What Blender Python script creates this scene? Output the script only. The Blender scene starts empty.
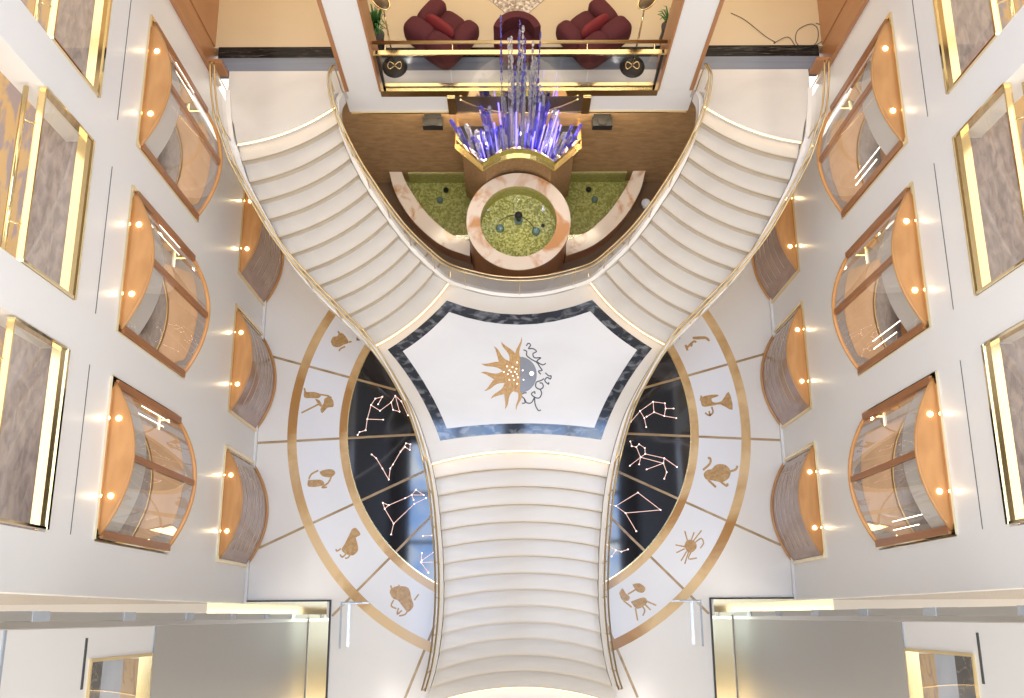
import bpy, bmesh, math, random
from mathutils import Vector, Matrix, Euler
R = random.Random(11)
C = bpy.context.scene.collection
W = 5.375            # half width of the hall
H = 19.59            # height of the eye
CX = -0.2133
FPX = 969.94
D = 4.48             # upper deck level
ZL = 2.40            # stair landing level
RI = 0.16            # riser
YF = 8.85            # plane of the far wall
CAM_ROT = Euler((math.radians(15.41273), math.radians(-0.1341), math.radians(-0.3305)), 'XYZ')
_M = CAM_ROT.to_matrix()

def at(u, v, z):
    """point of level z that stands at (u, v) of the 1024x698 photograph"""
    d = _M @ Vector(((u-512)/FPX, -(v-349)/FPX, -1))
    t = (z-H)/d.z
    return Vector((CX+d.x*t, d.y*t, z))
def aty(u, v, y):
    d = _M @ Vector(((u-512)/FPX, -(v-349)/FPX, -1))
    t = y/d.y
    return Vector((CX+d.x*t, y, H+d.z*t))

# ------------------------------------------------------------------ materials
def mat(name, col, rough=.5, metal=0, col2=None, scale=4, detail=4, kind='noise', bump=0, ramp=(.35, .65),
        coat=0, spec=.5, emit=None, estr=0, stretch=None, trans=0, ior=1.45, alpha=1, coord='pos'):
    m = bpy.data.materials.new(name); m.use_nodes = True
    nt = m.node_tree; n = nt.nodes; l = nt.links
    b = n['Principled BSDF']
    b.inputs['Base Color'].default_value = (*col, 1)
    b.inputs['Roughness'].default_value = rough
    b.inputs['Metallic'].default_value = metal
    b.inputs['Specular IOR Level'].default_value = spec
    b.inputs['Coat Weight'].default_value = coat
    b.inputs['Coat Roughness'].default_value = .05
    b.inputs['Transmission Weight'].default_value = trans
    b.inputs['IOR'].default_value = ior
    b.inputs['Alpha'].default_value = alpha
    if emit:
        b.inputs['Emission Color'].default_value = (*emit, 1)
        b.inputs['Emission Strength'].default_value = estr
    if col2:
        if coord == 'pos':
            g = n.new('ShaderNodeNewGeometry'); src = g.outputs['Position']
        else:
            g = n.new('ShaderNodeTexCoord'); src = g.outputs['Object']
        if stretch:
            mp = n.new('ShaderNodeMapping'); mp.inputs['Scale'].default_value = stretch
            l.new(src, mp.inputs['Vector']); src = mp.outputs['Vector']
        if kind == 'noise':
            t = n.new('ShaderNodeTexNoise'); t.inputs['Scale'].default_value = scale
            t.inputs['Detail'].default_value = detail; t.inputs['Distortion'].default_value = .6
            out = t.outputs['Fac']
        elif kind == 'voronoi':
            t = n.new('ShaderNodeTexVoronoi'); t.inputs['Scale'].default_value = scale
            sp = n.new('ShaderNodeSeparateColor'); l.new(t.outputs['Color'], sp.inputs['Color']); out = sp.outputs['Red']
        elif kind == 'edge':
            t = n.new('ShaderNodeTexVoronoi'); t.feature = 'DISTANCE_TO_EDGE'; t.inputs['Scale'].default_value = scale
            out = t.outputs['Distance']
        elif kind == 'wave':
            t = n.new('ShaderNodeTexWave'); t.inputs['Scale'].default_value = scale
            t.inputs['Distortion'].default_value = 6; t.inputs['Detail'].default_value = 3
            out = t.outputs['Fac']
        elif kind == 'vein':
            t = n.new('ShaderNodeTexNoise'); t.inputs['Scale'].default_value = scale
            t.inputs['Detail'].default_value = detail; t.inputs['Distortion'].default_value = 1.6
            a = n.new('ShaderNodeMath'); a.operation = 'SUBTRACT'; a.inputs[1].default_value = .5; l.new(t.outputs['Fac'], a.inputs[0])
            c = n.new('ShaderNodeMath'); c.operation = 'ABSOLUTE'; l.new(a.outputs[0], c.inputs[0]); out = c.outputs[0]
        r = n.new('ShaderNodeValToRGB')
        lo, hi = (col2, col) if kind == 'vein' else (col, col2)
        r.color_ramp.elements[0].position = ramp[0]; r.color_ramp.elements[0].color = (*lo, 1)
        r.color_ramp.elements[1].position = ramp[1]; r.color_ramp.elements[1].color = (*hi, 1)
        l.new(out, r.inputs['Fac']); l.new(r.outputs['Color'], b.inputs['Base Color'])
        if bump:
            bp = n.new('ShaderNodeBump'); bp.inputs['Strength'].default_value = bump; bp.inputs['Distance'].default_value = .02
            l.new(out, bp.inputs['Height']); l.new(bp.outputs['Normal'], b.inputs['Normal'])
    return m

def pane(name, tint=(1, 1, 1), refl=(1, 1, 1), ior=1.5, base=0.0):
    """thin sheet of glass: straight-through light plus mirror reflection"""
    m = bpy.data.materials.new(name); m.use_nodes = True
    nt = m.node_tree; n = nt.nodes; l = nt.links; n.clear()
    o = n.new('ShaderNodeOutputMaterial'); tr = n.new('ShaderNodeBsdfTransparent'); gl = n.new('ShaderNodeBsdfGlossy')
    tr.inputs['Color'].default_value = (*tint, 1); gl.inputs['Color'].default_value = (*refl, 1); gl.inputs['Roughness'].default_value = .02
    fr = n.new('ShaderNodeLayerWeight'); fr.inputs['Blend'].default_value = .5
    pw = n.new('ShaderNodeMath'); pw.operation = 'POWER'; pw.inputs[1].default_value = 5; l.new(fr.outputs['Facing'], pw.inputs[0])
    r0 = ((ior-1)/(ior+1))**2+base
    ad = n.new('ShaderNodeMath'); ad.operation = 'MULTIPLY_ADD'; ad.inputs[1].default_value = 1-r0; ad.inputs[2].default_value = r0; l.new(pw.outputs[0], ad.inputs[0])
    mx = n.new('ShaderNodeMixShader'); l.new(ad.outputs[0], mx.inputs[0]); l.new(tr.outputs[0], mx.inputs[1]); l.new(gl.outputs[0], mx.inputs[2])
    l.new(mx.outputs[0], o.inputs[0]); return m

M = dict(
    wall=mat('white_wall_paint', (.87, .865, .85), .35),
    white=mat('white_panel', (.80, .79, .775), .4),
    cream=mat('cream_marble', (.86, .825, .775), .14, col2=(.76, .72, .66), scale=1.1, detail=6, ramp=(.35, .7)),
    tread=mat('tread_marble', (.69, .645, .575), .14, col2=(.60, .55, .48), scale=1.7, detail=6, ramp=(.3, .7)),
    riser=mat('riser_marble_shaded', (.62, .53, .41), .3, col2=(.55, .46, .35), scale=3),  # marble darkened to tan to carry the shade on the risers
    whitem=mat('white_marble', (.72, .725, .735), .1, col2=(.67, .67, .675), scale=2.2, detail=5),
    ringw=mat('pale_ring_marble', (.85, .855, .88), .12, col2=(.79, .795, .82), scale=2),
    black=mat('black_marble', (.006, .006, .009), .05, col2=(.05, .05, .055), kind='vein', scale=.7, ramp=(0, .012), spec=1.0, coat=.4),
    border=mat('speckled_dark_marble', (.025, .03, .04), .07, col2=(.17, .18, .20), scale=24, detail=12, ramp=(.48, .66), spec=.8, coat=.2),
    gmarble=mat('honey_marble', (.76, .54, .28), .14, col2=(.45, .23, .07), scale=6, detail=10, ramp=(.42, .62)),
    gline=mat('honey_line', (.50, .36, .20), .2, col2=(.34, .22, .10), scale=5),
    figure=mat('golden_inlay', (.56, .36, .16), .22, col2=(.42, .24, .09), scale=9),
    pink=mat('peach_marble', (.82, .68, .52), .15, col2=(.62, .30, .12), scale=4, detail=9, ramp=(.50, .63)),
    vmarble=mat('veined_beige_marble', (.25, .155, .06), .15, col2=(.14, .07, .025), kind='vein', scale=.9, ramp=(0, .03)),
    bblack=mat('dark_threshold_marble', (.012, .01, .009), .12, col2=(.14, .12, .10), kind='vein', scale=5, detail=8, ramp=(0, .02), spec=.15),
    bgrey=mat('blue_grey_marble', (.17, .19, .235), .2, col2=(.21, .23, .27), scale=3),
    beige=mat('beige_floor_marble', (.62, .49, .32), .25, col2=(.56, .43, .27), scale=.8),
    gold=mat('polished_brass', (.86, .68, .36), .16, 1),
    goldm=mat('brass_mirror', (.88, .74, .46), .05, 1),
    rail=mat('pale_brass', (.60, .45, .23), .3, 1),
    nosing_shade=mat('tan_nosing_shade', (.60, .51, .385), .3),  # tan strip painted along step edges as the riser shadow line
    steel=mat('satin_steel', (.55, .54, .52), .28, 1),
    steelp=mat('grey_metal_panel', (.40, .39, .36), .36, .6),
    wood=mat('honey_wood', (.60, .31, .11), .3, col2=(.47, .225, .075), scale=2.5, stretch=(14, 1.2, 14), ramp=(.3, .7)),
    woodr=mat('roof_wood', (.66, .335, .125), .35, col2=(.52, .25, .085), scale=2.5, stretch=(16, 1.2, 16), ramp=(.3, .7)),
    tanwood=mat('tan_parquet', (.50, .33, .20), .4, col2=(.42, .27, .15), scale=3, stretch=(2, 14, 2)),
    woodd=mat('cherry_wood', (.40, .17, .065), .3, col2=(.31, .125, .045), scale=2.5, stretch=(3, 3, 14), ramp=(.3, .7)),
    copper=mat('bronze_tambour', (.33, .205, .15), .1, .2, col2=(.41, .275, .21), scale=3, stretch=(1, 1, 20), spec=.8),
    carpet=mat('mauve_grey_carpet', (.47, .40, .37), .95, col2=(.30, .26, .25), scale=42, detail=8, bump=.3),
    gcarpet=mat('golden_patterned_carpet', (.58, .40, .20), .95, col2=(.36, .30, .30), scale=14, detail=5, ramp=(.46, .54), bump=.2),
    lcarpet=mat('deep_grey_carpet', (.33, .31, .31), .95, col2=(.26, .24, .245), scale=60, bump=.3),
    brown=mat('brown_textured_wall', (.44, .27, .125), .75, col2=(.33, .195, .085), scale=38, detail=6, bump=.3),
    brownf=mat('brown_wood_floor', (.25, .15, .07), .35, col2=(.17, .10, .05), scale=3, stretch=(8, 1, 1)),
    pebble=mat('yellow_green_pebbles', (.36, .31, .06), .5, col2=(.88, .80, .36), kind='voronoi', scale=48, bump=.5, ramp=(.2, .9)),
    pebbled=mat('olive_mosaic', (.32, .28, .08), .4, col2=(.58, .52, .22), kind='voronoi', scale=48, ramp=(.2, .9)),
    glass=pane('clear_glass', (.92, .92, .90), ior=1.5, base=.05),
    rglass=pane('rail_glass', (.93, .92, .89), ior=1.5, base=.20),
    bglass=pane('bay_glass', (.86, .83, .80), ior=1.5, base=.05),
    water=pane('clear_water', (.86, .90, .76), ior=1.33),
    maroon=mat('maroon_upholstery', (.115, .022, .026), .85, col2=(.085, .014, .018), kind='edge', scale=30, ramp=(.0, .12), bump=.25),
    red=mat('red_cushion_cloth', (.19, .018, .02), .8),
    dark=mat('black_metal', (.012, .012, .012), .4),
    green=mat('palm_leaf', (.035, .13, .03), .5, col2=(.06, .2, .05), scale=8),
    soil=mat('plant_pot', (.05, .04, .035), .5),
    silver=mat('silver_grey_inlay', (.33, .35, .38), .18, .4),
    curl=mat('dark_grey_inlay', (.10, .10, .115), .25),
    led=mat('warm_light_strip', (1, .85, .55), .5, emit=(1, .70, .32), estr=4),
    bulb=mat('lit_lamp', (1, .9, .7), .5, emit=(1, .80, .48), estr=14),
    star=mat('fibre_optic_and_glint', (1, .8, .75), .5, emit=(1, .78, .70), estr=2.2),  # constellation stars, and emblem dots standing in for polished reflections
    starl=mat('fibre_optic_line', (1, .7, .6), .5, emit=(1, .60, .50), estr=.55),
    tube=mat('glowing_glint', (1, .95, .85), .5, emit=(1, .90, .76), estr=5),  # glow standing in for white reflections in the bay glass
    crys=mat('clear_crystal', (.95, .95, 1.0), .04, trans=.78, ior=1.42),
    crysb=mat('violet_crystal', (.30, .27, .92), .05, trans=.72, ior=1.45),
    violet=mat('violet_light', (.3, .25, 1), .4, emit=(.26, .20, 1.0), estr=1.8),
    beads=mat('mosaic_rug', (.30, .22, .16), .4, col2=(.75, .68, .60), kind='voronoi', scale=26, ramp=(.2, .9)),
    lampg=mat('pool_lamp_glass', (.20, .30, .36), .1, .3),
    bluep=mat('clear_edge_glass', (.55, .60, .66), .1, trans=.5),
    sheer=mat('sheer_blind', (.80, .79, .77), .6),
    line=mat('pale_line', (.62, .50, .38), .3, .4),
    mesh=mat('dark_lamp_mesh', (.16, .11, .06), .4, .6),
    seam=mat('dark_joint', (.05, .05, .05), .8),
    ceil=mat('hall_ceiling', (.16, .15, .14), .8),
    wood2=mat('red_brown_wood', (.47, .22, .095), .32, col2=(.38, .17, .065), scale=2.5, stretch=(3, 3, 14), ramp=(.3, .7)),
    white2=mat('grey_white_panel', (.60, .59, .57), .4),
)
def sky_mat():
    m = bpy.data.materials.new('skylight_glow'); m.use_nodes = True
    n = m.node_tree.nodes; l = m.node_tree.links; n.clear()
    o = n.new('ShaderNodeOutputMaterial'); e = n.new('ShaderNodeEmission'); g = n.new('ShaderNodeNewGeometry')
    t = n.new('ShaderNodeTexNoise'); t.inputs['Scale'].default_value = .55; t.inputs['Detail'].default_value = 3; t.inputs['Distortion'].default_value = 1.2
    r = n.new('ShaderNodeValToRGB')
    r.color_ramp.elements[0].position = .38; r.color_ramp.elements[0].color = (.30, .52, 1, 1)
    r.color_ramp.elements[1].position = .66; r.color_ramp.elements[1].color = (.84, .92, 1, 1)
    l.new(g.outputs['Position'], t.inputs['Vector']); l.new(t.outputs['Fac'], r.inputs['Fac']); l.new(r.outputs['Color'], e.inputs['Color'])
    e.inputs['Strength'].default_value = SKY
    l.new(e.outputs[0], o.inputs[0]); return m
SKY = 7.0
M['sky'] = sky_mat()

# ------------------------------------------------------------------ mesh tools
class MB:
    def __init__(s): s.v = []; s.f = []; s.sm = []
    def add(s, vs, fs, smooth=False, mtx=None):
        o = len(s.v)
        for p in vs:
            p = Vector(p); s.v.append(tuple(mtx @ p if mtx else p))
        for f in fs: s.f.append([o+i for i in f]); s.sm.append(smooth)
        return s
    def box(s, x0, x1, y0, y1, z0, z1, mtx=None):
        vs = [(x, y, z) for z in (z0, z1) for y in (y0, y1) for x in (x0, x1)]
        return s.add(vs, [(0, 2, 3, 1), (4, 5, 7, 6), (0, 1, 5, 4), (2, 6, 7, 3), (0, 4, 6, 2), (1, 3, 7, 5)], mtx=mtx)
    def prism(s, poly, z0, z1, mtx=None):
        n = len(poly)
        ar = sum(poly[i][0]*poly[(i+1) % n][1]-poly[(i+1) % n][0]*poly[i][1] for i in range(n))
        if ar < 0: poly = poly[::-1]
        vs = [(p[0], p[1], z0) for p in poly]+[(p[0], p[1], z1) for p in poly]
        fs = [list(range(n))[::-1], list(range(n, 2*n))]+[(i, (i+1) % n, n+(i+1) % n, n+i) for i in range(n)]
        return s.add(vs, fs, mtx=mtx)
    def strip(s, a, b, z0, z1):
        """solid band between two plan curves with the same number of points"""
        n = len(a)
        for i in range(n-1): s.prism([a[i], a[i+1], b[i+1], b[i]], z0, z1)
        return s
    def tube(s, pts, r, n=8, closed=False, smooth=True, taper=None):
        pts = [Vector(p) for p in pts]; k = len(pts); vs = []; up = None
        for i, p in enumerate(pts):
            if closed: t = pts[(i+1) % k]-pts[i-1]
            else: t = pts[min(i+1, k-1)]-pts[max(i-1, 0)]
            if t.length < 1e-9: t = Vector((0, 0, 1))
            t.normalize()
            if up is None: up = t.orthogonal().normalized()
            up = (up-t*up.dot(t))
            if up.length < 1e-6: up = t.orthogonal()
            up.normalize(); sd = t.cross(up)
            rr = r if not taper else r*(1+(taper-1)*i/max(k-1, 1))
            for j in range(n):
                a = 2*math.pi*j/n; vs.append(p+up*math.cos(a)*rr+sd*math.sin(a)*rr)
        fs = []
        for i in range(k if closed else k-1):
            for j in range(n):
                fs.append((i*n+j, i*n+(j+1) % n, ((i+1) % k)*n+(j+1) % n, ((i+1) % k)*n+j))
        if not closed: fs += [list(range(n))[::-1], [(k-1)*n+j for j in range(n)]]
        return s.add(vs, fs, smooth)
    def lathe(s, prof, c=(0, 0, 0), n=32, mtx=None, cap=True, smooth=True):
        vs = []; k = len(prof)
        for r, z in prof:
            for j in range(n):
                a = 2*math.pi*j/n; vs.append((c[0]+r*math.cos(a), c[1]+r*math.sin(a), c[2]+z))
        fs = [(i*n+j, i*n+(j+1) % n, (i+1)*n+(j+1) % n, (i+1)*n+j) for i in range(k-1) for j in range(n)]
        s.add(vs, fs, smooth, mtx)
        if cap:
            o = len(s.v)-k*n
            s.f += [[o+j for j in range(n)][::-1], [o+(k-1)*n+j for j in range(n)]]; s.sm += [False, False]
        return s
    def ball(s, c, r, n=12, sc=(1, 1, 1), mtx=None, e=1.0):
        vs = []; fs = []; k = n
        for i in range(k+1):
            th = math.pi*i/k
            for j in range(n*2):
                ph = math.pi*j/n
                def q(x): return math.copysign(abs(x)**e, x)
                vs.append((c[0]+r*sc[0]*q(math.sin(th))*q(math.cos(ph)), c[1]+r*sc[1]*q(math.sin(th))*q(math.sin(ph)), c[2]-r*sc[2]*q(math.cos(th))))
        for i in range(k):
            for j in range(n*2): fs.append((i*n*2+j, i*n*2+(j+1) % (n*2), (i+1)*n*2+(j+1) % (n*2), (i+1)*n*2+j))
        return s.add(vs, fs, True, mtx)
    def wall(s, a, b, z0, z1):
        """vertical sheet along plan polyline a (outer) with back b"""
        return s.strip(a, b, z0, z1)
    def ribbon(s, a, za, b, zb, th):
        """slab between two 3-D curves, th thick downwards"""
        n = len(a); vs = []
        for i in range(n):
            vs += [(a[i][0], a[i][1], za[i]), (b[i][0], b[i][1], zb[i]), (b[i][0], b[i][1], zb[i]-th), (a[i][0], a[i][1], za[i]-th)]
        fs = [(0, 3, 2, 1), ((n-1)*4, (n-1)*4+1, (n-1)*4+2, (n-1)*4+3)]
        for i in range(n-1):
            for j in range(4): fs.append((i*4+j, i*4+(j+1) % 4, i*4+4+(j+1) % 4, i*4+4+j))
        return s.add(vs, fs)
    def build(s, name, m, parent=None, label=None, loc=None):
        me = bpy.data.meshes.new(name); me.from_pydata(s.v, [], s.f)
        me.polygons.foreach_set('use_smooth', s.sm)
        bm = bmesh.new(); bm.from_mesh(me); bmesh.ops.remove_doubles(bm, verts=bm.verts, dist=1e-5)
        bmesh.ops.recalc_face_normals(bm, faces=bm.faces); bm.to_mesh(me); bm.free()
        me.materials.append(M[m] if isinstance(m, str) else m)
        o = bpy.data.objects.new(name, me); C.objects.link(o)
        if parent: o.parent = parent
        if label: o['label'] = label
        if loc: o.location = loc
        return o

def tag(o, label, cat, group=None):
    o['label'] = label; o['category'] = cat
    if group: o['group'] = group
    return o
def thing(name, label, cat, loc=(0, 0, 0), rz=0, group=None):
    o = bpy.data.objects.new(name, None); C.objects.link(o); o.location = loc; o.rotation_euler = (0, 0, rz)
    o.empty_display_size = .2
    return tag(o, label, cat, group)
def rel(o, mb):
    """shift collected world points into the frame of an unrotated thing"""
    L = o.location; mb.v = [(p[0]-L.x, p[1]-L.y, p[2]-L.z) for p in mb.v]; return mb
def struct(name, mb, m):
    o = mb.build(name, m); o['kind'] = 'structure'; return o
def kids(o): return [c for c in bpy.data.objects if c.parent == o]
def copy_tree(o, parent=None, top=True):
    c = o.copy(); C.objects.link(c)
    if parent: c.parent = parent
    for ch in kids(o): copy_tree(ch, c, False)
    return c
def mir(p): return Vector((-p[0], p[1], p[2] if len(p) > 2 else 0))
def arc(c, r, a0, a1, n):
    return [(c[0]+r*math.cos(a0+(a1-a0)*i/n), c[1]+r*math.sin(a0+(a1-a0)*i/n)) for i in range(n+1)]
def smooth(pts, sub=6):
    """Catmull-Rom through points"""
    P = [Vector(p) for p in pts]; out = []
    for i in range(len(P)-1):
        a = P[max(i-1, 0)]; b = P[i]; c = P[i+1]; d = P[min(i+2, len(P)-1)]
        for k in range(sub):
            t = k/sub
            out.append(.5*((2*b)+(c-a)*t+(2*a-5*b+4*c-d)*t*t+(3*b-a-3*c+d)*t**3))
    out.append(P[-1]); return out
def offset(pts, d):
    """shift a curve sideways in plan (left of travel positive)"""
    out = []
    for i, p in enumerate(pts):
        t = Vector(pts[min(i+1, len(pts)-1)])-Vector(pts[max(i-1, 0)]); n = Vector((-t.y, t.x, 0))
        if n.length > 1e-9: n.normalize()
        out.append(Vector(p)+n*d)
    return out

# ------------------------------------------------------------------ the hall
struct('floor', MB().box(-12, 12, -7, 9.25, -.3, 0), 'cream')
BAYS = [(8.42, 6.34), (5.74, 3.65), (3.07, .93)]
UZ0, UZ1 = 4.61, 7.34
GZ0, GZ1 = 8.62, 11.6
def holed_wall(sx):
    holes = [(b, a, UZ0+.03, UZ1-.03) for a, b in BAYS]+[(b, a, GZ0, GZ1) for a, b in BAYS]
    ys = sorted({.27, 9.15}|{h[0] for h in holes}|{h[1] for h in holes}); zs = sorted({0, 12.6}|{h[2] for h in holes}|{h[3] for h in holes})
    mb = MB(); T = .34
    X0, X1 = sx*W, sx*(W+T)
    def inh(i, j):
        y = (ys[i]+ys[i+1])/2; z = (zs[j]+zs[j+1])/2
        return any(h[0] < y < h[1] and h[2] < z < h[3] for h in holes)
    for i in range(len(ys)-1):
        for j in range(len(zs)-1):
            if inh(i, j): continue
            q = lambda X: [(X, ys[i], zs[j]), (X, ys[i+1], zs[j]), (X, ys[i+1], zs[j+1]), (X, ys[i], zs[j+1])]
            mb.add(q(X0), [(0, 1, 2, 3)]); mb.add(q(X1), [(0, 1, 2, 3)])
    for y0, y1, z0, z1 in holes+[(.27, 9.15, 0, 12.6)]:
        c = [(y0, z0), (y1, z0), (y1, z1), (y0, z1)]
        for k in range(4):
            a = c[k]; b = c[(k+1) % 4]
            mb.add([(X0, *a), (X0, *b), (X1, *b), (X1, *a)], [(0, 1, 2, 3)])
    struct('wall_left' if sx < 0 else 'wall_right', mb, 'wall')
    # thin dark joints between the two rows of openings, and white trims along floor
    for (a, b) in BAYS:
        o = struct('trim_1' if sx < 0 else 'trim_2', MB().box(*sorted((sx*W, sx*(W-.006))), b+.03, a-.05, 8.0, 8.009), 'seam')
    struct('baseboard_left' if sx < 0 else 'baseboard_right', MB().box(*sorted((sx*W, sx*(W-.045))), .27, 9.15, 0, .1), 'white')
    # outer shell of the rooms behind, so no outside shows
    struct('wall_left_outer' if sx < 0 else 'wall_right_outer', MB().box(*sorted((sx*8.4, sx*8.6)), .5, 15, 0, 12.6), 'beige')
    # deck floors behind the openings
    struct('floor_left_deck' if sx < 0 else 'floor_right_deck', MB().box(*sorted((sx*(W+.34), sx*8.4)), .45, 9.1, UZ0-.35, UZ0), 'lcarpet')
    s1 = MB().box(*sorted((sx*(W+.34), sx*8.4)), .45, 9.1, GZ0-.35, GZ0)
    for a, b in BAYS: s1.box(*sorted((sx*(W+.10), sx*(W+.36))), b+.01, a-.01, GZ0-.02, GZ0+.008)
    struct('floor_left_gallery' if sx < 0 else 'floor_right_gallery', s1, 'carpet')
    struct('floor_left_gallery_carpet' if sx < 0 else 'floor_right_gallery_carpet', MB().box(*sorted((sx*(W+.70), sx*8.4)), .45, 9.1, GZ0, GZ0+.012), 'gcarpet')
    struct('ceiling_left_gallery' if sx < 0 else 'ceiling_right_gallery', MB().box(*sorted((sx*(W+.34), sx*8.6)), .5, 9.1, GZ1+.3, GZ1+.5), 'white')
    for zc, nm in ((0, 'a'), (UZ0, 'b'), (GZ0, 'c')):
        pass
holed_wall(-1); holed_wall(1)

# far wall: piers, fascia, header, wood trims
OC = 2.42            # half width of the middle opening
OP = 3.02            # inner edge of the side openings
mb = MB()
for s in (-1, 1): mb.box(*sorted((s*OC, s*OP)), YF, YF+.5, D, 12.6)
mb.box(-5.375, 5.375, YF, YF+.5, 7.75, 12.6)
mb.box(-OP-.05, OP+.05, YF, YF+.3, 3.74, D-.005)
struct('wall_far', mb, 'wall')
k = 1
for s in (-1, 1):
    t = MB().box(*sorted((s*OC, s*(OC+.02))), YF-.02, YF+.0, D, 7.75).box(*sorted((s*OC, s*(OC-.015))), YF-.02, YF+.5, D, 7.75)
    struct('trim_%d' % (k+2), t, 'wood2'); k += 1
    t = MB().box(*sorted((s*OP, s*(OP-.05))), YF-.02, YF+.0, D, 7.75).box(*sorted((s*OP, s*(OP+.015))), YF-.02, YF+.5, D, 7.75)
    struct('trim_%d' % (k+2), t, 'wood2'); k += 1
    t = MB().box(*sorted((s*5.375, s*5.6)), 9.15, 9.72, D-.4, 7.75)
    t.box(*sorted((s*5.10, s*5.375)), 9.15, 9.22, D-.02, D+.42)
    t.box(*sorted((s*5.30, s*5.40)), 9.12, 9.16, D-.3, 7.75)
    struct('trim_%d' % (k+2), t, 'wood2'); k += 1
    struct('trim_%d' % (k+2), MB().box(*sorted((s*5.36, s*5.6)), 9.72, 15, D, 7.75), 'wood2'); k += 1
# recess wall behind the fountain and the deck above it
struct('wall_recess', MB().box(-4.9, 4.9, 9.2, 9.4, 0, D-.3), 'brown')
struct('floor_recess', MB().box(-3.4, 3.4, 5.6, 9.2, 0, .01), 'brownf')
struct('floor_upper', MB().box(-5.37, 5.37, 9.7, 15, D-.25, D).box(-OP, OP, YF+.3, 9.24, D-.25, D), 'beige')
struct('floor_upper_blue_band', MB().box(-5.3, 5.3, 9.24, 9.5, D-.25, D), 'bgrey')
struct('floor_upper_black_band', MB().box(-5.3, -OC, 9.5, 9.72, D-.25, D+.002).box(OC, 5.3, 9.5, 9.72, D-.25, D+.002).box(-OC, OC, 9.5, 9.7, D-.25, D-.003), 'bblack')
struct('floor_upper_threshold', MB().box(-OP, OP, YF+.005, 9.24, D, D+.006), 'cream')
struct('wall_upper_back', MB().box(-6, 6, 15, 15.2, D-.3, 8), 'beige')
struct('ceiling_upper', MB().box(-6, 6, YF+.5, 15.2, 7.75, 8), 'white')

# ------------------------------------------------------------------ zodiac floor
RC = (0, 3.74); RIN = 3.525; ROUT = 4.64
med = thing('zodiac_floor_medallion', 'huge round polished floor medallion with black centre and golden zodiac figures under the stairs', 'floor inlay', (RC[0], RC[1], 0))
def medp(name, mb, m, label=None): return rel(med, mb).build(name, m, med, label)
medp('black_disc', MB().prism(arc(RC, RIN, 0, 2*math.pi, 160)[:-1], 0, .004), 'black', 'black polished marble disc')
def ring(r0, r1, z1, a0=0, a1=2*math.pi, n=160):
    return MB().strip(arc(RC, r0, a0, a1, n), arc(RC, r1, a0, a1, n), 0, z1)
medp('pale_band', ring(RIN, ROUT, .004), 'ringw', 'pale grey white marble band')
medp('inner_ring', ring(RIN, RIN+.155, .007), 'gmarble', 'inner ring of honey marble')
medp('outer_ring', ring(ROUT-.09, ROUT+.10, .007), 'gmarble', 'outer ring of honey marble')
medp('brass_edge', ring(RIN-.02, RIN, .008), 'gold', 'thin brass edge')
for (p, q) in (((263, 354), (396, 390)), ((257, 443), (416, 434.5)), ((259, 548), (424.7, 471)), ((332, 616), (433, 514.5)), ((404.6, 699), (434.8, 625))):
    for s in (1, -1):
        a = at(*p, 0); b = at(*q, 0)
        if s < 0: a, b = mir(a), mir(b)
        d = (b-a).normalized(); nn = Vector((-d.y, d.x, 0))*.024
        medp('divider_line', MB().prism([a+nn, b+nn, b-nn, a-nn], 0, .0062), 'gline')
def stroke(mb, pts, w, z0, z1):
    P = [at(u, v, 0) for u, v in pts]; P = smooth(P, 3) if len(P) > 2 else P
    L = offset(P, w/2); Q = offset(P, -w/2); mb.strip(L, Q, z0, z1); return mb
def figure(name, org, sc, polys=(), strokes=(), m='figure', w=.035, label=None):
    mb = MB(); f = lambda p: (org[0]+p[0]/sc, org[1]+p[1]/sc)
    for pl in polys:
        P = [at(*f(p), 0) for p in pl]; P.append(P[0]); P = smooth(P, 3)[:-1]; mb.prism(P, 0, .0075)
    for st in strokes: stroke(mb, [f(p) for p in st], w, 0, .007)
    medp(name, mb, m, label)
A, B = (290, 320), 6.975
figure('fish_inlay', A, B, [[(285, 150), (300, 120), (330, 113), (345, 92), (375, 100), (410, 155), (375, 172), (340, 190), (300, 182)]], [[(385, 185), (350, 203), (345, 218)], [(335, 78), (348, 100)], [(410, 155), (430, 150)]], label='golden fish figure')
figure('archer_inlay', A, B, [[(100, 490), (118, 503), (170, 503), (215, 520), (200, 545), (150, 545), (100, 540)], [(240, 550), (270, 535), (300, 560), (302, 605), (262, 612), (225, 650), (213, 620), (235, 580)], [(175, 550), (205, 560), (225, 600), (205, 600)]], [[(205, 520), (260, 528), (290, 545)], [(205, 585), (160, 608), (80, 648)], [(100, 475), (110, 520)]], label='golden archer figure')
A, B = (290, 420), 5.81
figure('goat_inlay', A, B, [[(105, 350), (180, 348), (200, 375), (150, 388), (105, 385)], [(172, 300), (210, 288), (248, 288), (263, 310), (240, 332), (200, 330), (180, 318)]], [[(110, 345), (125, 315), (165, 293)], [(240, 330), (222, 365), (185, 392), (215, 390)]], label='golden goat figure')
A, B = (320, 510), 4.986
figure('ram_inlay', A, B, [[(160, 95), (180, 90), (202, 122), (180, 137), (186, 165), (190, 200), (165, 226), (130, 220), (108, 198), (124, 168), (142, 132)]], [[(105, 192), (85, 205), (80, 195)], [(130, 218), (112, 235), (100, 222)], [(155, 215), (140, 238), (125, 240)]], w=.03, label='golden ram figure')
figure('bull_inlay', A, B, [[(355, 392), (385, 380), (440, 388), (456, 440), (466, 480), (440, 508), (418, 488), (390, 452), (365, 442), (348, 412)]], [[(368, 448), (355, 478), (382, 492)], [(392, 488), (385, 520), (408, 500)], [(440, 495), (425, 520), (395, 528)], [(353, 376), (358, 396)], [(395, 373), (390, 390)], [(470, 450), (492, 420)]], w=.03, label='golden bull figure')
A, B = (660, 320), 5.82
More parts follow.
